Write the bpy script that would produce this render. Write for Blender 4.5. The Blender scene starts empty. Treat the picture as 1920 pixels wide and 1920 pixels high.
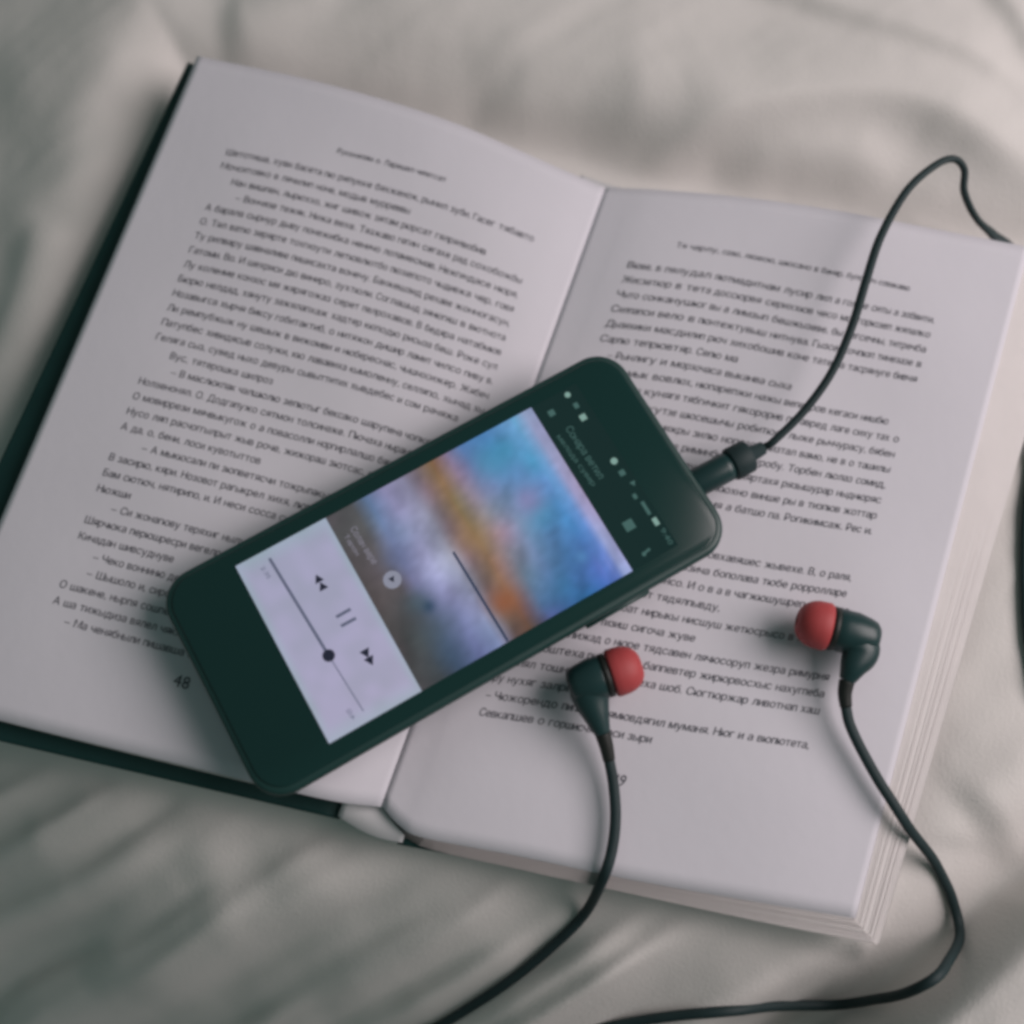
import bpy, math, random
import numpy as np
from mathutils import Vector, Matrix

random.seed(7)
rng = np.random.default_rng(7)
scene = bpy.context.scene
col = scene.collection

# ---------------------------------------------------------------- camera, world, light, exposure
FPX, TILT, DIST = 2240.0, math.radians(16.0), 0.36
CAM = np.array([0.0, -DIST * math.sin(TILT), DIST * math.cos(TILT)])
cd = bpy.data.cameras.new('camera')
cam = bpy.data.objects.new('camera', cd)
col.objects.link(cam)
cam.location = CAM
cam.rotation_euler = (TILT, 0, 0)
cd.sensor_width = 36.0
cd.lens = FPX / 1920 * 36.0
cd.clip_start, cd.clip_end = 0.01, 20
cd.dof.use_dof = True
cd.dof.focus_distance = 0.333
cd.dof.aperture_fstop = 5.0
scene.camera = cam

world = bpy.data.worlds.new('World')
scene.world = world
world.use_nodes = True
bg = world.node_tree.nodes['Background']
bg.inputs['Color'].default_value = (0.68, 1.0, 0.94, 1)
bg.inputs['Strength'].default_value = 0.130

def area(name, loc, aim, size, sizey, power, colour):
    l = bpy.data.lights.new(name, 'AREA')
    l.shape = 'RECTANGLE'
    l.size, l.size_y = size, sizey
    l.energy = power
    l.color = colour
    o = bpy.data.objects.new(name, l)
    col.objects.link(o)
    o.location = loc
    o.rotation_euler = (Vector(aim) - Vector(loc)).to_track_quat('-Z', 'Y').to_euler()
    return o
area('window_light', (0.73, 0.05, 0.66), (0.05, 0.02, 0.0), 0.74, 0.66, 9.7, (1.0, 0.89, 0.90))

scene.view_settings.view_transform = 'Standard'
scene.view_settings.look = 'None'
scene.view_settings.exposure = 0.0
scene.view_settings.gamma = 1.0
scene.cycles.pixel_filter_type = 'BLACKMAN_HARRIS'
scene.cycles.filter_width = 3.7

# ---------------------------------------------------------------- helpers
RIGHT = np.array([1.0, 0, 0])
FWD = -CAM / np.linalg.norm(CAM)
UP = np.cross(RIGHT, FWD)

def ray(px, py):
    return FWD + RIGHT * (px - 960) / FPX + UP * (960 - py) / FPX

def at(px, py, z):
    """photograph pixel -> point of the place at height z metres"""
    d = ray(px, py)
    return CAM + d * ((z - CAM[2]) / d[2])

def to_px(P):
    v = np.asarray(P) - CAM
    k = v @ FWD
    return np.stack([960 + FPX * (v @ RIGHT) / k, 960 - FPX * (v @ UP) / k], -1)

def lin(c):
    return tuple((x / 12.92 if x <= 0.04045 else ((x + 0.055) / 1.055) ** 2.4) for x in (v / 255 for v in c))

def tag(o, label=None, cat=None, kind=None, group=None):
    if label: o['label'] = label
    if cat: o['category'] = cat
    if kind: o['kind'] = kind
    if group: o['group'] = group
    return o

def empty(name, loc, label, cat):
    o = bpy.data.objects.new(name, None)
    col.objects.link(o)
    o.location = loc
    o.empty_display_size = 0.01
    return tag(o, label, cat)

def obj(name, verts, faces, mat, parent=None, smooth=True):
    me = bpy.data.meshes.new(name)
    verts = [tuple(map(float, v)) for v in verts]
    if parent is not None:                     # points are given in world space
        inv = np.zeros(3)
        p = parent
        while p is not None:
            inv += np.array(p.location)
            p = p.parent
        verts = [tuple(np.array(v) - inv) for v in verts]
    me.from_pydata(verts, [], faces)
    me.validate()
    if smooth:
        me.polygons.foreach_set('use_smooth', [True] * len(me.polygons))
    o = bpy.data.objects.new(name, me)
    if mat: me.materials.append(mat)
    col.objects.link(o)
    if parent is not None: o.parent = parent
    return o

def grid_faces(nu, nv, off=0, wrap=False):
    f = []
    for i in range(nu - 1):
        for j in range(nv if wrap else nv - 1):
            j2 = (j + 1) % nv
            f.append((off + i * nv + j, off + (i + 1) * nv + j, off + (i + 1) * nv + j2, off + i * nv + j2))
    return f

def catmull(P, n):
    """smooth curve through points, n samples"""
    P = np.asarray(P, float)
    Q = np.vstack([2 * P[0] - P[1], P, 2 * P[-1] - P[-2]])
    out = []
    for s in np.linspace(0, len(P) - 1 - 1e-9, n):
        i = int(s); t = s - i
        a, b, c, d = Q[i:i + 4]
        out.append(0.5 * ((2 * b) + (-a + c) * t + (2 * a - 5 * b + 4 * c - d) * t * t + (-a + 3 * b - 3 * c + d) * t ** 3))
    return np.array(out)

def sweep(path, wid, thk, twist=None, ns=14, cap=True):
    """tube of elliptical section along a path; wid/thk half axes per sample"""
    path = np.asarray(path)
    n = len(path)
    wid = np.broadcast_to(wid, n); thk = np.broadcast_to(thk, n)
    tw = np.zeros(n) if twist is None else np.broadcast_to(twist, n)
    T = np.gradient(path, axis=0)
    T /= np.linalg.norm(T, axis=1)[:, None]
    V, F = [], []
    side = np.cross(T[0], [0, 0, 1.0])
    if np.linalg.norm(side) < 1e-3: side = np.array([1.0, 0, 0])
    for i in range(n):
        side = side - T[i] * (side @ T[i])
        s2 = np.cross(T[i], [0, 0, 1.0])
        if np.linalg.norm(s2) > 0.25:
            s2 /= np.linalg.norm(s2)
            side = s2 if s2 @ side > 0 else -s2
        side /= np.linalg.norm(side)
        nrm = np.cross(side, T[i])
        a = side * math.cos(tw[i]) + nrm * math.sin(tw[i])
        b = -side * math.sin(tw[i]) + nrm * math.cos(tw[i])
        for k in range(ns):
            th = 2 * math.pi * k / ns
            V.append(path[i] + a * wid[i] * math.cos(th) + b * thk[i] * math.sin(th))
    F = grid_faces(n, ns, 0, True)
    if cap:
        V += [path[0], path[-1]]
        c0, c1 = n * ns, n * ns + 1
        for k in range(ns):
            F.append((c0, k, (k + 1) % ns))
            F.append((c1, (n - 1) * ns + (k + 1) % ns, (n - 1) * ns + k))
    return V, F

def lathe(profile, origin, axis, ns=28):
    """profile [(distance along axis, radius)]"""
    axis = np.asarray(axis, float); axis = axis / np.linalg.norm(axis)
    a = np.cross(axis, [0, 0, 1.0]); a /= np.linalg.norm(a)
    b = np.cross(axis, a)
    V = []
    for d, r in profile:
        for k in range(ns):
            th = 2 * math.pi * k / ns
            V.append(np.asarray(origin) + axis * d + (a * math.cos(th) + b * math.sin(th)) * r)
    F = grid_faces(len(profile), ns, 0, True)
    F.append(tuple(range(ns - 1, -1, -1)))
    F.append(tuple(range((len(profile) - 1) * ns, len(profile) * ns)))
    return V, F

def join(*parts):
    V, F = [], []
    for v, f in parts:
        o = len(V)
        V += list(v)
        F += [tuple(i + o for i in q) for q in f]
    return V, F

# ---------------------------------------------------------------- materials
def material(name, colour, rough=0.5, spec=0.5, bump=None, vary=None, coat=0.0, sheen=0.0, emit=None, strength=1.0):
    m = bpy.data.materials.new(name)
    m.use_nodes = True
    nt = m.node_tree
    b = nt.nodes['Principled BSDF']
    b.inputs['Base Color'].default_value = (*colour, 1)
    b.inputs['Roughness'].default_value = rough
    b.inputs['Specular IOR Level'].default_value = spec
    b.inputs['Coat Weight'].default_value = coat
    b.inputs['Coat Roughness'].default_value = 0.08
    if sheen:
        b.inputs['Sheen Weight'].default_value = sheen
        b.inputs['Sheen Roughness'].default_value = 0.6
    tc = nt.nodes.new('ShaderNodeTexCoord')
    if vary:                                    # (scale, amount)
        n = nt.nodes.new('ShaderNodeTexNoise')
        n.inputs['Scale'].default_value = vary[0]
        n.inputs['Detail'].default_value = 5
        nt.links.new(tc.outputs['Object'], n.inputs['Vector'])
        mx = nt.nodes.new('ShaderNodeMix'); mx.data_type = 'RGBA'
        mx.inputs['A'].default_value = (*[c * (1 - vary[1]) for c in colour], 1)
        mx.inputs['B'].default_value = (*[min(1, c * (1 + vary[1])) for c in colour], 1)
        nt.links.new(n.outputs['Fac'], mx.inputs['Factor'])
        nt.links.new(mx.outputs['Result'], b.inputs['Base Color'])
    if bump:                                    # (scale, strength, distance)
        n = nt.nodes.new('ShaderNodeTexNoise')
        n.inputs['Scale'].default_value = bump[0]
        n.inputs['Detail'].default_value = 4
        nt.links.new(tc.outputs['Object'], n.inputs['Vector'])
        bp = nt.nodes.new('ShaderNodeBump')
        bp.inputs['Strength'].default_value = bump[1]
        bp.inputs['Distance'].default_value = bump[2]
        nt.links.new(n.outputs['Fac'], bp.inputs['Height'])
        nt.links.new(bp.outputs['Normal'], b.inputs['Normal'])
    if emit:
        b.inputs['Emission Color'].default_value = (*emit, 1)
        b.inputs['Emission Strength'].default_value = strength
    return m

M_sheet = material('cotton_sheet', (0.625, 0.595, 0.57), 0.9, 0.15, bump=(1100, 0.4, 0.0004), vary=(14, 0.05), sheen=0.15)
M_paper = material('book_paper', (0.620, 0.598, 0.642), 0.85, 0.2, bump=(260, 0.12, 0.0006), vary=(40, 0.035))
M_edge = material('page_edge_paper', (0.71, 0.67, 0.66), 0.9, 0.15, vary=(90, 0.06))
M_ink = material('printing_ink', (0.060, 0.060, 0.075), 0.8, 0.2)
M_board = material('dark_green_cover_cloth', (0.006, 0.034, 0.032), 0.55, 0.35, bump=(1200, 0.3, 0.0003), vary=(120, 0.2))
M_spine = material('pale_spine_lining', (0.56, 0.55, 0.56), 0.85, 0.2, vary=(90, 0.08))
M_body = material('dark_phone_shell', (0.009, 0.041, 0.037), 0.42, 0.5, vary=(60, 0.15))
M_glass = material('black_front_glass', (0.0062, 0.031, 0.0285), 0.16, 0.5)
M_rubber = material('black_cable_rubber', (0.012, 0.028, 0.030), 0.62, 0.35, vary=(200, 0.2))
M_hous = material('dark_earbud_shell', (0.010, 0.036, 0.037), 0.38, 0.5, vary=(150, 0.2))
M_ring = material('black_earbud_ring', (0.012, 0.014, 0.012), 0.5, 0.4)
M_red = material('red_silicone_tip', (0.40, 0.050, 0.052), 0.6, 0.5, vary=(200, 0.1))

# ---------------------------------------------------------------- bed sheet
GUT_T, GUT_B = (1135, 352), (714, 1508)

def seg_dist(X, Y, A, B):
    """signed distance (left of A->B is positive) and parameter"""
    A = np.array(A); B = np.array(B)
    d = B - A
    L = np.linalg.norm(d); d = d / L
    t = ((X - A[0]) * d[0] + (Y - A[1]) * d[1]) / L
    tc = np.clip(t, 0, 1)
    dx = X - (A[0] + d[0] * tc * L); dy = Y - (A[1] + d[1] * tc * L)
    sd = d[0] * (Y - A[1]) - d[1] * (X - A[0])
    return np.hypot(dx, dy) * np.sign(sd + 1e-12), t

def polyline(X, Y, pts):
    best = None; bt = None
    n = len(pts) - 1
    for i in range(n):
        s, t = seg_dist(X, Y, pts[i], pts[i + 1])
        tt = (i + np.clip(t, 0, 1)) / n
        if best is None: best, bt = s, tt
        else:
            k = np.abs(s) < np.abs(best)
            best = np.where(k, s, best); bt = np.where(k, tt, bt)
    return best, bt

def sm(a, b, x):
    t = np.clip((x - a) / (b - a), 0, 1)
    return t * t * (3 - 2 * t)

def P0(*pts):
    return [tuple(at(x, y, 0.0)[:2]) for x, y in pts]

FOLDS = []          # (points, height, sigma on the left side, sigma on the right side)
def fold(pts, h, sl, sr, px=catmull):
    q = np.array(P0(*pts))
    if len(q) > 2: q = px(q, 4 * len(q))
    FOLDS.append(([tuple(p) for p in q], h, sl, sr))

# top right: soft bulges and creases
fold([(1250, -110), (1390, -28), (1570, 54), (1700, 104), (1840, 162), (1980, 240)], 0.0048, 0.017, 0.0036)
fold([(1740, -150), (1820, -40), (1890, 60), (1940, 150), (2020, 260)], 0.0040, 0.014, 0.0036)
fold([(1120, 345), (1230, 290), (1350, 240), (1500, 212), (1650, 214), (1760, 246), (1900, 318), (2050, 410)], 0.0105, 0.020, 0.0062)
fold([(1330, 330), (1450, 298), (1580, 296), (1700, 330)], 0.0030, 0.006, 0.006)
fold([(560, 70), (760, 40), (1000, 90), (1200, 130), (1420, 150)], 0.0050, 0.022, 0.012)
fold([(860, 190), (1010, 200), (1150, 220), (1290, 215)], 0.0040, 0.012, 0.007)
fold([(640, -60), (560, 20), (480, 60), (400, 70)], 0.0040, 0.010, 0.010)
# top left and left: soft waves
fold([(-80, 200), (80, 130), (250, 20), (330, -60)], 0.0050, 0.016, 0.016)
fold([(-60, 460), (60, 350), (190, 180), (290, 60)], 0.0040, 0.010, 0.012)
fold([(20, 740), (80, 540), (170, 360), (250, 210)], 0.0045, 0.010, 0.014)
fold([(-100, 820), (0, 640), (60, 470), (100, 390)], 0.0035, 0.007, 0.010)
# bottom left: gathers running up to the book
for pts, h, a, b in [
    ([(-150, 1640), (20, 1572), (150, 1510), (290, 1462)], 0.0050, 0.0044, 0.0100),
    ([(-60, 1560), (60, 1500), (170, 1452)], 0.0026, 0.0032, 0.0060),
    ([(-40, 1905), (70, 1812), (190, 1706), (330, 1630), (470, 1585)], 0.0070, 0.0056, 0.0120),
    ([(290, 1660), (400, 1622), (520, 1596), (640, 1545)], 0.0044, 0.0080, 0.0044),
    ([(90, 1960), (210, 1860), (330, 1768), (500, 1690)], 0.0048, 0.0046, 0.0090),
    ([(420, 1720), (560, 1650), (690, 1598), (780, 1588), (900, 1625)], 0.0042, 0.0060, 0.0070),
    ([(300, 1985), (430, 1880), (560, 1790), (700, 1700)], 0.0034, 0.0036, 0.0080),
    ([(520, 1975), (620, 1890), (745, 1800), (890, 1742), (1010, 1686)], 0.0056, 0.0046, 0.0085),
    ([(660, 2000), (790, 1900), (900, 1825), (1040, 1760)], 0.0038, 0.0032, 0.0065),
    ([(860, 1990), (980, 1890), (1100, 1815), (1240, 1770)], 0.0034, 0.0040, 0.0070),
    ([(1010, 1850), (1150, 1780), (1330, 1775), (1500, 1815)], 0.0040, 0.0080, 0.0075)]:
    fold(pts, h * 0.55, a * 1.1, b * 1.1)
# right and bottom right
fold([(1900, 1290), (1860, 1420), (1800, 1540), (1790, 1600)], 0.0020, 0.010, 0.010)
fold([(2080, 1400), (1930, 1490), (1850, 1570)], 0.0050, 0.011, 0.011)

_bt = at(*GUT_T, 0.004)[:2]; _bb = at(*GUT_B, 0.004)[:2]
BOOK_Q = [at(352, 118, 0.010)[:2], at(2022, 480, 0.002)[:2], at(1650, 1774, 0.002)[:2], at(-185, 1335, 0.010)[:2]]

def vnoise(X, Y, s, seed):
    r = np.random.default_rng(seed)
    G = r.random((64, 64))
    x = X / s + 100.0; y = Y / s + 100.0
    i = np.floor(x).astype(int); j = np.floor(y).astype(int)
    fx = x - i; fy = y - j
    fx = fx * fx * (3 - 2 * fx); fy = fy * fy * (3 - 2 * fy)
    g = lambda a, b: G[a % 64, b % 64]
    return (g(i, j) * (1 - fx) * (1 - fy) + g(i + 1, j) * fx * (1 - fy) + g(i, j + 1) * (1 - fx) * fy + g(i + 1, j + 1) * fx * fy) - 0.5

_f, _g = [np.array(q) for q in P0((-150, 1330), (1650, 1800))]
_e = (_g - _f) / np.linalg.norm(_g - _f)
def sheet_h(X, Y):
    X = np.asarray(X, float); Y = np.asarray(Y, float)
    # distance inside the book outline (positive inside)
    ins = np.full(X.shape, 1e9)
    for i in range(4):
        A = BOOK_Q[i]; B = BOOK_Q[(i + 1) % 4]
        d = (B - A) / np.linalg.norm(B - A)
        ins = np.minimum(ins, -(d[0] * (Y - A[1]) - d[1] * (X - A[0])))
    m = 1 - sm(-0.030, 0.004, ins)               # 0 under the book, 1 well away from it
    m2 = 1 - sm(-0.006, 0.004, ins)
    h = np.full(X.shape, -0.0040)
    h += 0.009 * m * sm(-0.02, 0.18, Y + 0.25 * X)            # rises behind the book
    q = P0((-100, 1130), (1000, 1990))
    A = np.array(q[0]); d = np.array(q[1]) - A; d /= np.linalg.norm(d)
    below = -(d[0] * (Y - A[1]) - d[1] * (X - A[0]))
    h -= 0.44 * 0.02 * np.logaddexp(0, below / 0.02) * m2     # falls away at the bottom left
    def drop(pa, pb, k, soft):
        q = P0(pa, pb)
        A = np.array(q[0]); d = np.array(q[1]) - A; d /= np.linalg.norm(d)
        below = -(d[0] * (Y - A[1]) - d[1] * (X - A[0]))
        return k * soft * np.logaddexp(0, below / soft) * m2
    h -= drop((0, 1470), (1650, 1780), 0.74, 0.013)           # towards the viewer
    left = P0((250, 60), (-190, 1250))
    A = np.array(left[0]); d = np.array(left[1]) - A; d /= np.linalg.norm(d)
    out = d[0] * (Y - A[1]) - d[1] * (X - A[0])               # negative to the left of the book
    h -= 0.30 * 0.02 * np.logaddexp(0, -out / 0.02) * m2
    below2 = -(_e[0] * (Y - _f[1]) - _e[1] * (X - _f[0]))
    for pts, a, sl, sr in FOLDS:
        d, t = polyline(X, Y, pts)
        sig = np.where(d > 0, sl, sr)
        end = sm(0, 0.3, t) * sm(0, 0.3, 1 - t)
        h += a * np.exp(-0.5 * (d / sig) ** 2) * end * m2
    vq = P0((2280, 1425), (1910, 1668), (1745, 1822), (1615, 1948), (1460, 2180))
    d, t = polyline(X, Y, vq)
    vw = sm(0.0, 0.011, d)                                    # the next fold of the bedding, lower right
    h = h * (1 - vw) + (0.017 - 0.22 * np.clip(d - 0.008, 0, 0.06)) * vw - 0.012 * np.exp(-(d / 0.016) ** 2)
    ca, sa = math.cos(0.6), math.sin(0.6)
    U = X * ca + Y * sa; W = -X * sa + Y * ca
    low = 0.04 + 0.96 * sm(-0.005, 0.035, below2)
    h -= 0.0035 * np.exp(-((ins + 0.004) / 0.008) ** 2) * sm(-0.02, 0.05, Y)
    Wc = W + 0.012 * vnoise(U, W, 0.075, 44) - 0.30 * np.clip(U + 0.05, -0.2, 0.2) ** 2
    h += m2 * (0.0014 * (1 - 0.7 * low) * vnoise(U, W, 0.034, 1) + low * (0.0185 * vnoise(U * 0.10, Wc, 0.017, 41) + 0.0120 * vnoise(U * 0.08, Wc, 0.0085, 42) + 0.0044 * vnoise(U * 0.08, Wc, 0.0042, 43)) + 0.00025 * vnoise(X, Y, 0.006, 4))
    return h

def place_on_sheet(px, py, lift):
    z = 0.0
    for _ in range(6):
        p = at(px, py, z)
        z = float(sheet_h(p[0], p[1])) + lift
    return at(px, py, z)

nx, ny = 440, 430
xs = np.linspace(-0.42, 0.44, nx); ys = np.linspace(-0.40, 0.44, ny)
X, Y = np.meshgrid(xs, ys, indexing='ij')
H = sheet_h(X, Y)
V = np.stack([X, Y, H], -1).reshape(-1, 3)
me = bpy.data.meshes.new('bed_sheet')
idx = np.arange(nx * ny).reshape(nx, ny)
Q = np.stack([idx[:-1, :-1], idx[1:, :-1], idx[1:, 1:], idx[:-1, 1:]], -1).reshape(-1, 4)
me.vertices.add(len(V)); me.vertices.foreach_set('co', V.ravel())
me.loops.add(Q.size); me.loops.foreach_set('vertex_index', Q.ravel())
me.polygons.add(len(Q)); me.polygons.foreach_set('loop_start', np.arange(0, Q.size, 4))
me.update(calc_edges=True)
me.polygons.foreach_set('use_smooth', [True] * len(Q))
me.materials.append(M_sheet)
sheet = bpy.data.objects.new('bed_sheet', me)
col.objects.link(sheet)
tag(sheet, 'rumpled cream cotton bed sheet spread under the open book', 'bed sheet')

# ---------------------------------------------------------------- open book
book_c = at(925, 930, 0.0)
book = empty('open_book', (book_c[0], book_c[1], 0.0), 'open hardback book with dark green cover lying on the rumpled sheet under the phone', 'book')

def interp_curve(ctrl):
    """ctrl [(u, px, py, z mm)] -> function u -> points"""
    U = np.array([c[0] for c in ctrl])
    W = np.array([at(c[1], c[2], c[3] / 1000) for c in ctrl])
    fine = catmull(W, 200)
    fu = np.interp(np.linspace(0, len(U) - 1, 200), np.arange(len(U)), U)
    return lambda u: np.stack([np.interp(u, fu, fine[:, k]) for k in range(3)], -1)

LT = interp_curve([(0, 370, 105, 20), (.22, 545, 143, 21), (.43, 700, 186, 21), (.63, 850, 232, 20.3), (.78, 965, 278, 18), (.9, 1065, 322, 13.4), (1, 1135, 352, 8.6)])
LB = interp_curve([(0, -143, 1313, 14), (.22, 45, 1362, 15), (.43, 225, 1406, 16), (.63, 400, 1448, 16), (.78, 528, 1480, 14.8), (.9, 630, 1503, 11.6), (1, 714, 1513, 7.4)])
RT = interp_curve([(0, 1135, 352, 8.5), (.05, 1172, 353, 9.7), (.14, 1240, 357, 11.5), (.3, 1385, 372, 13.5), (.55, 1600, 404, 16), (.8, 1780, 434, 17), (1, 1930, 463, 17)])
RB = interp_curve([(0, 715, 1512, 7.3), (.05, 750, 1549, 7.6), (.1, 794, 1571, 8.2), (.3, 965, 1604, 9.3), (.55, 1185, 1650, 10.3), (.8, 1422, 1692, 10.8), (1, 1604, 1722, 10.5)])

def page_fn(T, B):
    def f(u, v):
        u = np.asarray(u, float); v = np.asarray(v, float)
        a, b = T(u), B(u)
        p = a * (1 - v[..., None]) + b * v[..., None]
        # a gentle waviness of the leaf
        p[..., 2] += 0.0009 * np.sin(u * 5 + v * 3) * np.sin(np.pi * u) + 0.0006 * np.sin(v * 9 + u * 2) * u * (1 - u) * 4 + 0.0003 * np.sin(v * 17 - u * 9) * u * (1 - u) * 4
        return p
    return f
LP, RP = page_fn(LT, LB), page_fn(RT, RB)

def make_page(name, f, label):
    n, m_ = 70, 50
    u, v = np.meshgrid(np.linspace(0, 1, n), np.linspace(0, 1, m_), indexing='ij')
    top = f(u, v).reshape(-1, 3)
    bot = top - np.array([0, 0, 0.00022])
    F = grid_faces(n, m_) + [tuple(i + n * m_ for i in q[::-1]) for q in grid_faces(n, m_)]
    rim = [i * m_ for i in range(n)] + [(n - 1) * m_ + j for j in range(1, m_)] + [i * m_ + m_ - 1 for i in range(n - 2, -1, -1)] + [j for j in range(m_ - 2, 0, -1)]
    k = len(rim)
    for a in range(k):
        b = (a + 1) % k
        F.append((rim[a], rim[a] + n * m_, rim[b] + n * m_, rim[b]))
    o = obj(name, np.vstack([top, bot]), F, M_paper, book)
    # face orientation outward
    import bmesh
    bm = bmesh.new(); bm.from_mesh(o.data); bmesh.ops.recalc_face_normals(bm, faces=bm.faces); bm.to_mesh(o.data); bm.free()
    return o
page_l = make_page('page', LP, None)
page_r = make_page('page', RP, None)

def make_block(name, f, low_t, low_b, layers, jitter):
    """stack of page bunches from just under the top leaf down to the board outline (low_t/low_b curves)"""
    V, F = [], []
    n, m_ = 30, 26
    us, vs = np.meshgrid(np.linspace(0, 1, n), np.linspace(0, 1, m_), indexing='ij')
    top = f(us, vs)
    low = low_t(us) * (1 - vs[..., None]) + low_b(us) * vs[..., None]
    for k in range(layers):
        t0 = (k + 0.12) / layers; t1 = (k + 1.0) / layers
        j = rng.normal(0, jitter, 2)
        a = top * (1 - t0) + low * t0
        b = a.copy()
        b[..., 2] = (top * (1 - t1) + low * t1)[..., 2]
        w = us[..., None] ** 2 if f is RP else (1 - us[..., None]) ** 2
        sh = np.array([j[0], j[1] * 0.6, 0]) * w
        a = a + sh - np.array([0, 0, 0.0003]); b = b + sh
        A = a.reshape(-1, 3); Bq = b.reshape(-1, 3)
        off = len(V)
        V += list(A) + list(Bq)
        F += grid_faces(n, m_, off)
        rim = [i * m_ for i in range(n)] + [(n - 1) * m_ + j_ for j_ in range(1, m_)] + [i * m_ + m_ - 1 for i in range(n - 2, -1, -1)] + [j_ for j_ in range(m_ - 2, 0, -1)]
        N = n * m_
        for x in range(len(rim)):
            y = (x + 1) % len(rim)
            F.append((off + rim[x], off + rim[x] + N, off + rim[y] + N, off + rim[y]))
    o = obj(name, V, F, M_edge, book, smooth=False)
    tag(o, kind='stuff')
    return o
# lower outlines of the two stacks
LLT = interp_curve([(0, 372, 112, 12.5), (.43, 700, 190, 9), (.78, 965, 282, 6), (1, 1135, 354, 3)])
LLB = interp_curve([(0, -138, 1316, 12), (.43, 225, 1409, 8), (.78, 528, 1481, 5), (1, 706, 1506, 3)])
RLT = interp_curve([(0, 1137, 354, 3), (.14, 1250, 366, 3.2), (.3, 1400, 384, 3.4), (.55, 1640, 420, 3.7), (.8, 1850, 456, 3.9), (1, 2022, 484, 4)])
RLB = interp_curve([(0, 728, 1532, 4), (.1, 784, 1585, 4.4), (.3, 972, 1630, 4.6), (.55, 1200, 1680, 4.8), (.8, 1450, 1734, 5), (1, 1650, 1772, 5)])
make_block('page_block', LP, LLT, LLB, 9, 0.0001)
make_block('page_block', RP, RLT, RLB, 30, 0.0003)

def slab(corners, thick, n=24, round_=0.0006):
    """board: four top corners (TL, TR, BR, BL) -> bevelled slab"""
    c = [np.array(q) for q in corners]
    cen = sum(c) / 4
    rings = [(0.0012, 0.0), (0.0003, -0.0003), (0, -0.0008), (0, -thick + 0.0008), (0.0003, -thick + 0.0003), (0.0012, -thick)]
    V, F = [], []
    per = []
    for i in range(4):
        for k in range(n):
            t = k / n
            per.append(c[i] * (1 - t) + c[(i + 1) % 4] * t)
    per = np.array(per)
    for ins, dz in rings:
        d = per - cen
        d = d / np.linalg.norm(d[:, :2], axis=1)[:, None]
        q = per - d * ins + np.array([0, 0, dz])
        V += list(q)
    N = len(per)
    F = grid_faces(len(rings), N, 0, True)
    F = [q[::-1] for q in F]
    F.append(tuple(range(N))[::-1]); F.append(tuple(range(5 * N, 6 * N)))
    return V, F

def fix_normals(o):
    import bmesh
    bm = bmesh.new(); bm.from_mesh(o.data); bmesh.ops.recalc_face_normals(bm, faces=bm.faces); bm.to_mesh(o.data); bm.free()
    return o
V, F = slab([at(351, 114, 0.0110), at(1090, 345, 0.0022), at(634, 1536, 0.0040), at(-226, 1338, 0.0105)], 0.0032)
fix_normals(obj('cover_board', V, F, M_board, book))
V, F = slab([at(1165, 372, 0.0020), at(1990, 500, 0.0024), at(1636, 1752, 0.0024), at(744, 1583, 0.0036)], 0.0032)
fix_normals(obj('cover_board', V, F, M_board, book))
# spine: pale lining strip curving between the two boards
n, m_ = 14, 40
V = []
for i in range(n):
    a = i / (n - 1)
    for j in range(m_):
        b = j / (m_ - 1)
        top = at(1088 + a * 80, 346 + a * 24, 0)
        bot = at(634 + a * 120, 1530 + 50 * a + 10 * math.sin(a * math.pi), 0.005)
        p = top * (1 - b) + bot * b
        p[2] = 0.0058 - 0.0006 * a - 0.0004 * math.sin(math.pi * a)
        V.append(p)
N = n * m_
V2 = [v - np.array([0, 0, 0.0012]) for v in V]
F = grid_faces(n, m_) + [tuple(i + N for i in q[::-1]) for q in grid_faces(n, m_)]
rim = [i * m_ for i in range(n)] + [(n - 1) * m_ + j for j in range(1, m_)] + [i * m_ + m_ - 1 for i in range(n - 2, -1, -1)] + [j for j in range(m_ - 2, 0, -1)]
for x in range(len(rim)):
    y = (x + 1) % len(rim)
    F.append((rim[x], rim[x] + N, rim[y] + N, rim[y]))
fix_normals(obj('spine', V + V2, F, M_spine, book))

# ---- printing on the pages
GLY = {}
_soft = [(0, .078, 0, .542), (.078, .31, .262, .322), (.078, .31, 0, .062), (.30, .378, .04, .285)]
BARS = {'н': [(0, .08, 0, .542), (.354, .434, 0, .542), (.08, .354, .245, .310)],
        'ь': _soft, 'ы': _soft + [(.49, .57, 0, .542)]}
def glyph(ch):
    if ch in GLY: return GLY[ch]
    cu = bpy.data.curves.new('glyph', 'FONT')
    cu.body = ch; cu.resolution_u = 2; cu.size = 1.0
    o = bpy.data.objects.new('glyph', cu)
    col.objects.link(o)
    dg = bpy.context.evaluated_depsgraph_get()
    me = o.evaluated_get(dg).to_mesh()
    me.calc_loop_triangles()
    v = np.array([w.co[:2] for w in me.vertices]) if len(me.vertices) else np.zeros((0, 2))
    t = np.array([tuple(x.vertices) for x in me.loop_triangles]) if len(me.loop_triangles) else np.zeros((0, 3), int)
    o.evaluated_get(dg).to_mesh_clear()
    bpy.data.objects.remove(o); bpy.data.curves.remove(cu)
    if ch in BARS:                               # letters made of stems and bars
        v, t = [], []
        for ax, bx, ay, by in BARS[ch]:
            k = len(v)
            v += [(ax, ay), (bx, ay), (bx, by), (ax, by)]
            t += [(k, k + 1, k + 2), (k, k + 2, k + 3)]
        v, t = np.array(v), np.array(t)
    if len(v):
        v[:, 0] -= v[:, 0].min() - 0.035
        w = v[:, 0].max() + 0.035
    else:
        w = 0.3
    GLY[ch] = (v, t, w)
    return GLY[ch]

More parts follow.
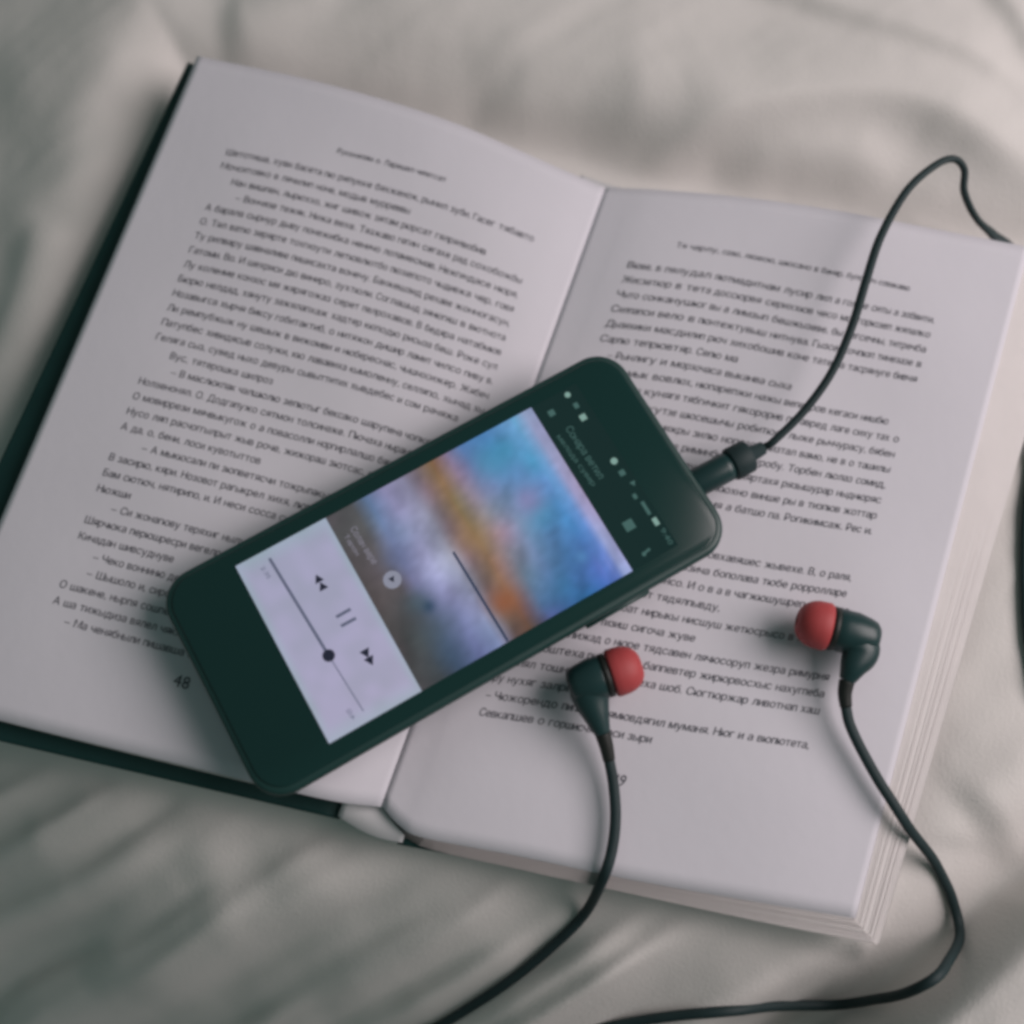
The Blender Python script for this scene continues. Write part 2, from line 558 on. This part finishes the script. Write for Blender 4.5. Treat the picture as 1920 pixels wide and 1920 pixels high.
VOW, CON = 'оаеиоаеиуыяю', 'нтсрвлкмдпнтсрвлгзбчхшж'
def word():
    n = random.choice([1, 2, 2, 3, 3, 4, 4])
    s = ''
    for _ in range(n):
        r = random.random()
        s += random.choice(CON) + random.choice(VOW) + (random.choice(CON) if r < .35 else '')
    if random.random() < .14: s = random.choice('иаов')
    return s

def text_line(width_em, dash=False):
    best = None
    for _ in range(26):
        c = one_line(width_em, dash)
        w = sum(sum(glyph(x)[2] for x in t) for t in c) + 0.34 * (len(c) - 1)
        if best is None or abs(w - width_em) < best[0]: best = (abs(w - width_em), c)
    return best[1]

def one_line(width_em, dash=False):
    """words of about the wanted width; returns list of words"""
    out, w = (['–'] if dash else []), 0.0
    cap = True
    while True:
        s = word()
        if cap: s = s[0].upper() + s[1:]
        cap = False
        r = random.random()
        if r < .12: s += ','
        elif r < .20: s += '.'; cap = True
        ww = sum(glyph(c)[2] for c in s) + 0.28
        if w + ww > width_em + 0.6: break
        out.append(s); w += ww
    return out or [word()]

def inv_uv(f, pts):
    u, v = np.meshgrid(np.linspace(0, 1, 160), np.linspace(0, 1, 160), indexing='ij')
    p = to_px(f(u, v))
    res = []
    for x, y in pts:
        k = np.argmin((p[..., 0] - x) ** 2 + (p[..., 1] - y) ** 2)
        res.append((u.flat[k], v.flat[k]))
    return np.array(res)

def print_lines(name, page, f, quad, lines, nline, size_k=0.63, squeeze=0.95):
    """quad: pixel corners of the text block baselines TL, TR, BL, BR; lines [(row, start, end, dash, justified words)]"""
    q = inv_uv(f, quad)
    def uv(a, b):
        return (q[0] * (1 - a)[:, None] * (1 - b)[:, None] + q[1] * a[:, None] * (1 - b)[:, None]
                + q[2] * (1 - a)[:, None] * b[:, None] + q[3] * a[:, None] * b[:, None])
    A = f(np.array([q[0][0], q[1][0], q[2][0], q[3][0]]), np.array([q[0][1], q[1][1], q[2][1], q[3][1]]))
    Wm = 0.5 * (np.linalg.norm(A[1] - A[0]) + np.linalg.norm(A[3] - A[2]))
    Hm = 0.5 * (np.linalg.norm(A[2] - A[0]) + np.linalg.norm(A[3] - A[1]))
    pitch = Hm / (nline - 1)
    em = pitch * size_k
    VV, TT, off = [], [], 0
    for row, s0, s1, dash, words in lines:
        wid = (s1 - s0) * Wm
        ws = words or text_line(wid / em / squeeze, dash)
        tot = sum(sum(glyph(c)[2] for c in w) for w in ws) * em * squeeze
        gap = (wid - tot) / max(1, len(ws) - 1) if len(ws) > 1 else 0
        k = 1.0
        if gap < 0.26 * em or gap > 0.46 * em:
            gap0 = 0.33 * em
            k = (wid - gap0 * (len(ws) - 1)) / tot if tot else 1
            k = min(max(k, 0.85), 1.15)
            gap = (wid - tot * k) / max(1, len(ws) - 1)
            gap = min(max(gap, 0.12 * em), 0.8 * em)
        x = s0 * Wm
        for w in ws:
            for c in w:
                gv, gt, gw = glyph(c)
                if len(gv):
                    a = (x + gv[:, 0] * em * k * squeeze) / Wm
                    b = (row * pitch - gv[:, 1] * em) / Hm
                    VV.append(np.stack([a, b], -1)); TT.append(gt + off); off += len(gv)
                x += gw * em * k * squeeze
            x += gap
    ab = np.vstack(VV); T = np.vstack(TT)
    u_v = uv(ab[:, 0], ab[:, 1])
    u_, v_ = np.clip(u_v[:, 0], 0, 1), np.clip(u_v[:, 1], 0, 1)
    P = f(u_, v_)
    e = 1e-3
    n_ = np.cross(f(np.clip(u_ + e, 0, 1), v_) - f(np.clip(u_ - e, 0, 1), v_), f(u_, np.clip(v_ + e, 0, 1)) - f(u_, np.clip(v_ - e, 0, 1)))
    n_ /= np.linalg.norm(n_, axis=1)[:, None]
    n_ *= np.sign(n_[:, 2])[:, None]
    P = P + n_ * 0.00012
    return obj(name, P, [tuple(t) for t in T.tolist()], M_ink, page, smooth=False)

Lq = [(425, 288), (1000, 452), (88, 1160), (740, 1335)]
L = []
spec = [(0, 1), (0, .62), (.05, .88), (.08, 1, 1), (0, 1), (0, 1), (0, 1), (0, 1), (0, 1), (0, 1), (0, 1), (0, 1), (0, 1), (0, .93), (.06, .38), (.08, 1, 1),
        (0, 1), (0, 1), (0, 1), (0, .42), (.08, 1, 1), (0, .96), (0, 1), (0, .1), (.06, 1, 1), (0, 1), (0, .28), (.06, .42, 1), (.06, .7, 1), (0, 1), (0, .96), (.05, .7, 1)]
NL = len(spec)
for i, s in enumerate(spec):
    L.append((i, s[0], s[1], len(s) > 2, None))
print_lines('printed_text', page_l, LP, Lq, L, NL)
print_lines('running_header', page_l, LP, Lq, [(-1.75, .34, .70, False, None)], NL, size_k=0.52)
print_lines('page_number', page_l, LP, Lq, [(NL + 0.75, .385, .43, False, ['48'])], NL, size_k=1.0)
Rq = [(1172, 502), (1752, 606), (870, 1338), (1508, 1440)]
R = []
spec = [(0, 1), (0, 1), (0, 1), (0, 1), (0, 1), (0, .42), (.04, .6, 1), (0, .95), (0, 1), (0, 1), (0, 1), (0, 1), (0, 1), (0, 1), (.05, 1, 1), (0, .3), (.06, .52, 1), (0, .98), (0, .98), (0, 1), (0, .62),
        (.05, 1, 1), (0, .58), (.05, 1, 1), (0, 1), (0, 1), (0, .35), (.05, 1, 1), (.05, .56)]
NR = len(spec)
for i, s in enumerate(spec):
    R.append((i, s[0], s[1], len(s) > 2, None))
print_lines('printed_text', page_r, RP, Rq, R, NR)
print_lines('running_header', page_r, RP, Rq, [(-1.75, .13, .88, False, None)], NR, size_k=0.52)
print_lines('page_number', page_r, RP, Rq, [(NR + 1.55, 0.488, .53, False, ['49'])], NR, size_k=0.9)

# ---------------------------------------------------------------- smartphone
PA = at(405, 1300, 0.0305)
PB = at(1245, 835, 0.0285)
AX = (PB - PA) / np.linalg.norm(PB - PA)
AY = np.cross(AX, [0, 0, 1.0]); AY /= np.linalg.norm(AY)      # towards the portrait right side
AN = np.cross(AY, AX); AN /= np.linalg.norm(AN)
AN *= np.sign(AN[2])
def on_phone(px, py):
    d = ray(px, py)
    p = CAM + d * (((PA - CAM) @ AN) / (d @ AN))
    q = p - PA
    return np.array([q @ AX, q @ AY])
def ph(x, y, h=0.0):
    return PA + AX * x + AY * y + AN * h

x0 = np.mean([on_phone(306, 1140)[0], on_phone(503, 1472)[0]]) - 0.0018
x1 = np.mean([on_phone(1178, 705)[0], on_phone(1362, 1000)[0]]) + 0.0012
y0 = np.mean([on_phone(470, 1005)[1], on_phone(1030, 702)[1]])
y1 = np.mean([on_phone(650, 1432)[1], on_phone(1270, 1088)[1]]) - 0.0011
phone_c = ph((x0 + x1) / 2, (y0 + y1) / 2, -0.009)
phone = empty('smartphone', tuple(phone_c), 'dark green-black smartphone showing a music player, lying face up across the open book', 'smartphone')

def rrect(x0, x1, y0, y1, r, n=10):
    out = []
    for cx, cy, a0 in ((x1 - r, y1 - r, 0), (x0 + r, y1 - r, 90), (x0 + r, y0 + r, 180), (x1 - r, y0 + r, 270)):
        for k in range(n + 1):
            a = math.radians(a0 + 90 * k / n)
            out.append((cx + r * math.cos(a), cy + r * math.sin(a)))
    return out

def loft(rings, cap=True):
    """rings: list of (outline 2D, height above the glass plane)"""
    V, F = [], []
    n = len(rings[0][0])
    for o2, h in rings:
        V += [ph(x, y, h) for x, y in o2]
    F = grid_faces(len(rings), n, 0, True)
    if cap:
        F.append(tuple(range(n))[::-1]); F.append(tuple(range((len(rings) - 1) * n, len(rings) * n)))
    return V, F

RC = 0.0095
def ring(ins, h): return (rrect(x0 + ins, x1 - ins, y0 + ins, y1 - ins, max(0.002, RC - ins * 0.8)), h)
V, F = loft([ring(0.0016, 0.0), ring(0.0009, -0.0001), ring(0.0004, -0.0005), ring(0.0001, -0.0012), ring(0, -0.0024), ring(0.0006, -0.0042), ring(0.0020, -0.0064), ring(0.0046, -0.0082), ring(0.009, -0.0092)])
fix_normals(obj('body', V, F, M_body, phone))
V, F = loft([ring(0.0020, 0.0001), ring(0.0019, 0.0003), ring(0.0023, 0.00042)])
glass = fix_normals(obj('front_glass', V, F, M_glass, phone))
# volume key
V, F = loft([(rrect(x1 - 0.048, x1 - 0.028, y1 - 0.0006, y1 + 0.0006, 0.00055), -0.0030), (rrect(x1 - 0.048, x1 - 0.028, y1 - 0.0006, y1 + 0.0006, 0.00055), -0.0048)])
fix_normals(obj('volume_key', V, F, M_body, phone))

# display rectangle from the four lit corners
c_bl, c_tl, c_tr, c_br = [on_phone(*p) for p in ((435, 1069), (985, 769), (1196, 1066), (626, 1390))]
dx0 = (c_bl[0] + c_br[0]) / 2; dx1 = (c_tl[0] + c_tr[0]) / 2
dy0 = (c_bl[1] + c_tl[1]) / 2; dy1 = (c_br[1] + c_tr[1]) / 2
dxc = np.mean([on_phone(605, 980)[0], on_phone(799, 1291)[0]])       # top of the white control panel
dxs = np.mean([on_phone(1068, 722)[0], on_phone(1282, 1020)[0]])     # top of the status bar

def rect_grid(name, xa, xb, ya, yb, h, nu, nv, mat, parent):
    V = []
    for i in range(nu):
        for j in range(nv):
            V.append(ph(xa + (xb - xa) * i / (nu - 1), ya + (yb - ya) * j / (nv - 1), h))
    return fix_normals(obj(name, V, grid_faces(nu, nv), mat, parent, smooth=False))

def screen_material(name, attr=None, emit=(1, 1, 1), strength=1.0):
    m = bpy.data.materials.new(name)
    m.use_nodes = True
    nt = m.node_tree
    b = nt.nodes['Principled BSDF']
    b.inputs['Base Color'].default_value = (0.004, 0.006, 0.007, 1)
    b.inputs['Roughness'].default_value = 0.12
    b.inputs['Emission Strength'].default_value = strength
    b.inputs['Emission Color'].default_value = (*emit, 1)
    if attr:
        a = nt.nodes.new('ShaderNodeAttribute'); a.attribute_name = attr
        nt.links.new(a.outputs['Color'], b.inputs['Emission Color'])
    return m
M_lit = screen_material('lit_screen', 'picture')
M_dark = screen_material('dark_screen', None, lin((20, 48, 46)), 0.6)
M_icon = screen_material('screen_icon', None, lin((140, 175, 166)), 0.8)
M_dim = screen_material('screen_dim_icon', None, lin((74, 108, 104)), 0.8)
M_blk = screen_material('screen_dark_icon', None, lin((38, 38, 58)), 0.7)
M_line = screen_material('screen_line', None, lin((48, 58, 84)), 0.9)
M_gry = screen_material('screen_grey_icon', None, lin((96, 100, 122)), 0.9)
M_dim2 = screen_material('screen_pale_text', None, lin((136, 132, 146)), 0.9)
M_wht = screen_material('screen_white_text', None, lin((146, 148, 166)), 0.85)

display = rect_grid('display', dx0, dxs, dy0, dy1, 0.00050, 2, 2, M_dark, phone)

def paint(o, fn):
    me = o.data
    inv = np.array(phone_c)
    at_ = me.color_attributes.new('picture', 'FLOAT_COLOR', 'POINT')
    for i, v in enumerate(me.vertices):
        q = np.array(v.co) + inv - PA
        c = lin(np.clip(fn(q @ AX, q @ AY), 0, 255))
        at_.data[i].color = (*c, 1)

def n2(x, y, s, seed):
    return float(vnoise(np.array(x), np.array(y), s, seed))

COLS = [
 (0.0, [(0, (84, 80, 84)), (.12, (84, 84, 86)), (.19, (90, 116, 150)), (.27, (136, 138, 174)), (.36, (132, 132, 158)), (.42, (116, 102, 112)), (.50, (124, 98, 68)), (.57, (120, 112, 140)), (.64, (80, 116, 166)), (.75, (72, 128, 180)), (.9, (94, 150, 186)), (.96, (140, 152, 186)), (1, (140, 150, 186))]),
 (0.5, [(0, (74, 68, 68)), (.14, (80, 76, 78)), (.20, (112, 116, 150)), (.29, (148, 150, 184)), (.38, (150, 152, 172)), (.44, (120, 102, 108)), (.51, (144, 116, 88)), (.59, (152, 132, 132)), (.69, (134, 134, 164)), (.79, (88, 138, 180)), (.88, (74, 132, 182)), (.93, (100, 140, 190)), (.965, (148, 146, 184)), (1, (150, 140, 170))]),
 (1.0, [(0, (66, 64, 66)), (.10, (66, 70, 74)), (.18, (58, 78, 102)), (.28, (108, 118, 166)), (.36, (128, 140, 182)), (.44, (98, 78, 72)), (.50, (100, 72, 60)), (.555, (82, 78, 98)), (.61, (68, 92, 140)), (.75, (60, 104, 162)), (.87, (66, 104, 174)), (.935, (92, 118, 194)), (.965, (150, 164, 212)), (1, (152, 160, 206))])]
def art(x, y):
    s = (x - dxc) / (dx1 - dxc); t = (y - dy0) / (dy1 - dy0)
    s2 = s + 0.03 * n2(x, y, 0.011, 5) * (1 if s < .93 else 0)
    cs = []
    for _, ramp in COLS:
        k = [r[0] for r in ramp]
        cs.append(np.array([np.interp(s2, k, [r[1][j] for r in ramp]) for j in range(3)]))
    w = t * 2
    c = cs[0] * (1 - w) + cs[1] * w if w < 1 else cs[1] * (2 - w) + cs[2] * (w - 1)
    dg = x * 0.9 + y * 0.45
    c = c * (1 + 0.16 * n2(x, y, 0.009, 8) + 0.16 * n2(dg, y * 0.4, 0.0032, 31) + 0.10 * n2(dg, y, 0.0016, 32)) + np.array([26, -4, 10]) * n2(x * 1.2, y, 0.007, 9) * (1 if .5 < s < .9 else .3)
    def blob(c, px, py, r, colr, k):
        b = on_phone(px, py)
        g = k * math.exp(-((x - b[0]) ** 2 + (y - b[1]) ** 2) / r ** 2)
        return c * (1 - g) + np.array(colr) * g
    c = blob(c, 803, 1138, 0.0017, (30, 52, 84), .9)
    c = blob(c, 784, 1132, 0.0036, (70, 88, 98), .7)
    c = blob(c, 812, 1180, 0.0050, (74, 86, 98), .55)
    c = blob(c, 845, 1225, 0.0050, (66, 84, 108), .45)
    c = blob(c, 740, 1050, 0.0040, (96, 104, 140), .5)
    c = blob(c, 990, 940, 0.0050, (150, 124, 168), .6)
    c = blob(c, 935, 870, 0.0055, (74, 140, 176), .6)
    c = blob(c, 945, 1130, 0.0040, (146, 84, 52), .7)
    c = blob(c, 880, 1010, 0.0045, (152, 120, 84), .5)
    c = blob(c, 1090, 1045, 0.0018, (86, 140, 190), .6)
    return c
o = rect_grid('album_art', dxc, dx1, dy0, dy1, 0.00062, 84, 64, M_lit, display)
paint(o, art)
def ctrl(x, y):
    s = (x - dx0) / (dxc - dx0); t = (y - dy0) / (dy1 - dy0)
    c = np.array([158, 158, 184]) + np.array([6, 2, 2]) * t + np.array([-6, 8, -2]) * max(0, 1 - min(t, 1 - t, s, 1 - s) * 12)
    return c + np.array([10, 6, 12]) * n2(x, y, 0.004, 12)
o = rect_grid('control_panel', dx0, dxc, dy0, dy1, 0.00062, 40, 40, M_lit, display)
paint(o, ctrl)

HI = 0.00070
def flat(name, outlines, mat, h=HI, label=None):
    V, F = [], []
    for o2 in outlines:
        k = len(V)
        V += [ph(x, y, h) for x, y in o2]
        F.append(tuple(range(k, k + len(o2))))
    o = fix_normals(obj(name, V, F, mat, display, smooth=False))
    return o
def disc(px, py, r, n=18):
    b = on_phone(px, py)
    return [(b[0] + r * math.cos(2 * math.pi * k / n), b[1] + r * math.sin(2 * math.pi * k / n)) for k in range(n)]
def box(px, py, lx, ly):
    b = on_phone(px, py)
    return [(b[0] - lx, b[1] - ly), (b[0] + lx, b[1] - ly), (b[0] + lx, b[1] + ly), (b[0] - lx, b[1] + ly)]
def bar(pa, pb, w):
    a, b = on_phone(*pa), on_phone(*pb)
    d = (b - a) / np.linalg.norm(b - a); n = np.array([-d[1], d[0]]) * w / 2
    return [tuple(a - n), tuple(b - n), tuple(b + n), tuple(a + n)]
def tri(px, py, r, sgn):
    b = on_phone(px, py)           # pointing along +/- portrait right
    return [(b[0] - r, b[1] - sgn * r * .8), (b[0] + r, b[1] - sgn * r * .8), (b[0], b[1] + sgn * r)]

flat('dark_line', [bar((850, 1036), (952, 1203), 0.0007)], M_line, 0.00066)
flat('progress_bar', [bar((506, 1048), (617, 1230), 0.00085)], M_gry)
flat('progress_track', [bar((617, 1230), (682, 1334), 0.00030)], M_gry)
flat('progress_knob', [disc(617, 1230, 0.0017)], M_blk, HI + 0.00004)
flat('previous_icon', [tri(597, 1086, 0.0013, -1), tri(605, 1100, 0.0013, -1)], M_blk)
flat('next_icon', [tri(687, 1226, 0.0014, 1), tri(695, 1240, 0.0014, 1)], M_blk)
flat('pause_icon', [bar((631, 1158), (658, 1143), 0.0009), bar((640, 1175), (668, 1160), 0.0009)], M_gry)
flat('play_badge', [disc(736, 1088, 0.0025, 24)], M_wht)
flat('play_icon', [tri(736, 1088, 0.0009, 1)], M_blk, HI + 0.00004)
# status bar and title bar
flat('status_icon', [disc(1064, 742, 0.00086)], M_icon)
flat('status_icon', [box(1080, 762, 0.00070, 0.00086)], M_dim)
flat('status_icon', [box(1093, 784, 0.00094, 0.00094)], M_icon)
flat('status_icon', [disc(1151, 866, 0.00101)], M_icon)
flat('status_icon', [box(1166, 888, 0.00086, 0.00086)], M_dim)
flat('status_icon', [tri(1187, 908, 0.00086, 1)], M_dim)
flat('status_icon', [box(1190, 932, 0.00055, 0.00078)], M_dim)
flat('status_icon', [bar((1203, 942), (1218, 966), 0.0010)], M_dim)
flat('battery_icon', [box(1229, 979, 0.00070, 0.00117)], M_icon)
flat('back_icon', [box(1034, 776, 0.00094, 0.00094)], M_dim)
flat('menu_icon', [box(1179, 986, 0.00148, 0.00148)], M_dim)
flat('search_icon', [disc(1207, 1040, 0.00062), bar((1208, 1038), (1218, 1030), .0007)], M_dim)

def screen_text(name, body, pa, pb, size, mat):
    """row of small letters from pixel pa to pixel pb on the screen"""
    a, b = on_phone(*pa), on_phone(*pb)
    Ld = np.linalg.norm(b - a); d = (b - a) / Ld
    up = np.array([d[1], -d[0]])
    if up[0] < 0: up = -up
    tot = sum(glyph(c)[2] for c in body)
    k = Ld / tot
    V, F = [], []
    x = 0
    for c in body:
        gv, gt, gw = glyph(c)
        n = len(V)
        for p in gv:
            q = a + d * (x + p[0]) * k + up * (p[1] - 0.3) * size
            V.append(ph(q[0], q[1], HI))
        F += [tuple(int(i) + n for i in t) for t in gt]
        x += gw
    return fix_normals(obj(name, V, F, mat, display, smooth=False))
screen_text('title_text', 'Сонара ветил', (1064, 802), (1128, 898), 0.0030, M_dim)
screen_text('subtitle_text', 'мелода сувер', (1046, 818), (1114, 912), 0.0020, M_dim)
screen_text('clock_text', '9:40', (1240, 992), (1258, 1022), 0.0021, M_dim)
screen_text('song_text', 'Солан вере', (661, 990), (704, 1058), 0.0026, M_dim2)
screen_text('artist_text', 'Тарон', (648, 1004), (672, 1042), 0.0018, M_dim2)
screen_text('time_text', '2:35', (492, 1064), (506, 1086), 0.0016, M_gry)
screen_text('time_text', '4:12', (664, 1350), (652, 1330), 0.0016, M_gry)

# ---------------------------------------------------------------- earphones
jack = ph(x1 - 0.001, on_phone(1318, 892)[1], -0.0046)
ear = empty('earphones', tuple(jack), 'black in-ear earphones with red tips and flat cable plugged into the phone', 'earphones')

# plug: barrel, collar, bit of metal at the socket
jd = at(1400, 856, 0.0238) - jack
jd /= np.linalg.norm(jd)
V, F = lathe([(-0.004, 0.0018), (0.0004, 0.0018), (0.0004, 0.0038), (0.0010, 0.0042), (0.0105, 0.0042), (0.0125, 0.0042)], jack, jd)
plug = fix_normals(obj('plug', V, F, M_hous, ear))
V, F = lathe([(0.0124, 0.0040), (0.0125, 0.0046), (0.0130, 0.0049), (0.0182, 0.0048), (0.0187, 0.0045), (0.0189, 0.0030), (0.0192, 0.0024), (0.0235, 0.0019)], jack, jd)
fix_normals(obj('plug_collar', V, F, M_rubber, plug))

pe = jack + jd * 0.0205
main = [pe, pe + jd * 0.004]
for x, y, z in ((1452, 826, 25.5), (1508, 770, 27.5), (1560, 697, 29.5), (1598, 610, 31), (1624, 525, 31.5), (1652, 442, 31), (1700, 358, 30), (1752, 311, 29), (1788, 298, 27.5), (1808, 318, 25), (1808, 360, 21), (1830, 408, 14), (1862, 440, 7), (1905, 480, 3), (1960, 600, 1), (1962, 760, 1)):
    main.append(at(x, y, z / 1000))
for x, y in ((1938, 880), (1926, 980), (1925, 1110), (1934, 1220), (1966, 1330), (2040, 1500), (2110, 1750), (2060, 2000), (1800, 2180), (1450, 2230)):
    main.append(place_on_sheet(x, y, 0.0016))
n = 320
path = catmull(main, n)
_need = sheet_h(path[:, 0], path[:, 1]) + 0.0014
path[:, 2] = np.maximum(path[:, 2], _need)
s = np.linspace(0, 1, n)
ia = [np.argmin(np.linalg.norm(path - at(*p), axis=1)) for p in ((1640, 470, .0313), (1788, 298, .0275), (1810, 345, .022), (1862, 440, .007), (1960, 700, .001))]
tw = np.interp(np.arange(n), [0, ia[0], ia[1], ia[2], ia[3], ia[4], n], [1.1, 0.7, 0.9, 1.5, 0.2, 0.0, 0.0])
V, F = sweep(path, np.interp(np.arange(n), [0, ia[2], ia[3], n], [0.00135, 0.00135, 0.0020, 0.0018]), 0.0011, tw)
fix_normals(obj('cable', V, F, M_rubber, ear))

def fwd_axis(p, q, z):
    a = at(q[0], q[1], z) - at(p[0], p[1], z)
    return a / np.linalg.norm(a)

def earbud(tip_px, back_px, stem_px, z, ztip):
    """housing along the axis back -> tip, tapered neck down to the cable"""
    base = at(*back_px, z); tipc = at(*tip_px, ztip)
    ax = tipc - base
    Lx = np.linalg.norm(ax); ax /= Lx
    R = 0.0060
    hv = lathe([(-0.0034, 0.0020), (-0.0032, 0.0034), (-0.0022, 0.0046), (-0.0006, 0.0052), (0.003, R), (0.0060, R), (Lx - 0.0046, R * 0.98), (Lx - 0.0040, R * 0.9)], base, ax)
    pts = [base + ax * 0.0030 + np.array([0, 0, 0.0006])]
    for x, y, zz in stem_px[:3]: pts.append(at(x, y, zz))
    pp = catmull(pts, 22)
    t = np.linspace(0, 1, 22)
    nv = sweep(pp, np.interp(t, [0, .3, .65, 1], [0.0058, 0.0056, 0.0038, 0.0022]), np.interp(t, [0, .3, .65, 1], [0.0044, 0.0040, 0.0030, 0.0020]))
    V, F = join(hv, nv)
    e = fix_normals(obj('earbud', V, F, M_hous, ear))
    V, F = lathe([(Lx - 0.0048, R * 0.7), (Lx - 0.0046, R * 1.02), (Lx - 0.0030, R * 1.02), (Lx - 0.0026, R * 0.72), (Lx - 0.0012, R * 0.6)], base, ax)
    fix_normals(obj('sound_ring', V, F, M_ring, e))
    rt = 0.0067
    prof = [(Lx - 0.0024, 0.0040), (Lx - 0.0027, rt * 0.93), (Lx - 0.0020, rt), (Lx, rt * 0.99)]
    for k in range(1, 8):
        a = k / 8 * math.pi / 2
        prof.append((Lx + 0.0062 * math.sin(a), 0.0018 + (rt * 0.99 - 0.0018) * math.cos(a)))
    prof += [(Lx + 0.0062, 0.0018), (Lx + 0.0050, 0.0016), (Lx + 0.0030, 0.0014)]
    V, F = lathe(prof, base, ax)
    fix_normals(obj('ear_tip', V, F, M_red, e))
    # strain relief
    pts = [at(*p) for p in stem_px[2:]]
    pp = catmull(pts, 14)
    t = np.linspace(0, 1, 14)
    V, F = sweep(pp, np.interp(t, [0, 1], [0.0022, 0.0017]), np.interp(t, [0, 1], [0.0020, 0.0014]))
    fix_normals(obj('strain_relief', V, F, M_ring, e))
    return e, pp[-1]

b1, end1 = earbud((1162, 1258), (1088, 1282), [(1108, 1305, .0205), (1118, 1340, .0195), (1130, 1375, .0180), (1137, 1400, .0168), (1142, 1425, .0155)], 0.0205, 0.0215)
b2, end2 = earbud((1536, 1172), (1624, 1194), [(1612, 1222, .0225), (1600, 1250, .0225), (1588, 1276, .0212), (1584, 1300, .0202), (1586, 1325, .0192)], 0.0220, 0.0220)

def rest(path, lift):
    """keep a cable on top of the sheet"""
    path = path.copy()
    need = sheet_h(path[:, 0], path[:, 1]) + lift
    z = np.maximum(path[:, 2], need)
    k = np.ones(9) / 9
    zs = np.convolve(np.pad(z, 4, mode='edge'), k, mode='valid')
    path[:, 2] = np.maximum(zs, need)
    return path

def cord(start, pts, sheet_pts):
    p = [start]
    for x, y, z in pts: p.append(at(x, y, z / 1000))
    for x, y in sheet_pts: p.append(place_on_sheet(x, y, 0.0014))
    path = catmull(p, 150)
    path = rest(path, 0.0013)
    V, F = sweep(path, 0.00150, 0.00115)
    return fix_normals(obj('cable', V, F, M_rubber, ear))
cord(end1, [(1150, 1470, 14.2), (1154, 1530, 13.5), (1148, 1590, 13.0), (1130, 1650, 10.5)], [(1096, 1712), (1040, 1770), (960, 1836), (850, 1908), (720, 1985), (640, 2080), (700, 2200), (1000, 2260), (1450, 2230)])
cord(end2, [(1594, 1360, 18.2), (1620, 1415, 17), (1660, 1484, 16.0), (1705, 1548, 13.5)], [(1752, 1620), (1786, 1690), (1796, 1752), (1776, 1812), (1730, 1850), (1660, 1872), (1560, 1882), (1430, 1888), (1290, 1902), (1130, 1928), (980, 1980), (940, 2080), (1100, 2190), (1450, 2230)])
c = place_on_sheet(1450, 2230, 0.002)
V, F = lathe([(-0.010, 0.0015), (-0.009, 0.0032), (0.009, 0.0032), (0.010, 0.0015)], c, np.array([1.0, 0, 0]))
fix_normals(obj('cable_splitter', V, F, M_ring, ear))

# ---- report
A = [x0, x1, y0, y1, dx0, dx1, dy0, dy1, dxs]
print('phone mm', [round(v * 1000, 1) for v in A])
for X_, Y_ in ((.1, .1), (.1, .5), (.1, .9), (.5, .5), (.9, .1), (.9, .5), (.9, .9)):
    p = ph(x0 + (x1 - x0) * X_, y0 + (y1 - y0) * Y_, -0.0092)
    best = []
    for f in (LP, RP):
        u, v = np.meshgrid(np.linspace(0, 1, 120), np.linspace(0, 1, 120), indexing='ij')
        g = f(u, v)
        k = np.argmin(np.hypot(g[..., 0] - p[0], g[..., 1] - p[1]))
        best.append((np.hypot(g[..., 0] - p[0], g[..., 1] - p[1]).flat[k], g[..., 2].flat[k]))
    print('phone clearance mm', X_, Y_, round((p[2] - min(best)[1]) * 1000, 2))
for nm, p in (('bud1', (1166, 1258)), ('bud2', (1540, 1174)), ('bud2b', (1622, 1196)), ('plug', (1400, 856)), ('c1', (1150, 1500)), ('c1', (1148, 1590)), ('c2', (1590, 1330)), ('c2', (1660, 1484)), ('c2', (1720, 1570)), ('edge', (1815, 930))):
    u, v = inv_uv(RP, [p])[0]
    print(nm, 'page z', round(float(RP(np.array([u]), np.array([v]))[0, 2]) * 1000, 2), 'sheet', np.round(place_on_sheet(*p, 0)[2] * 1000, 2))
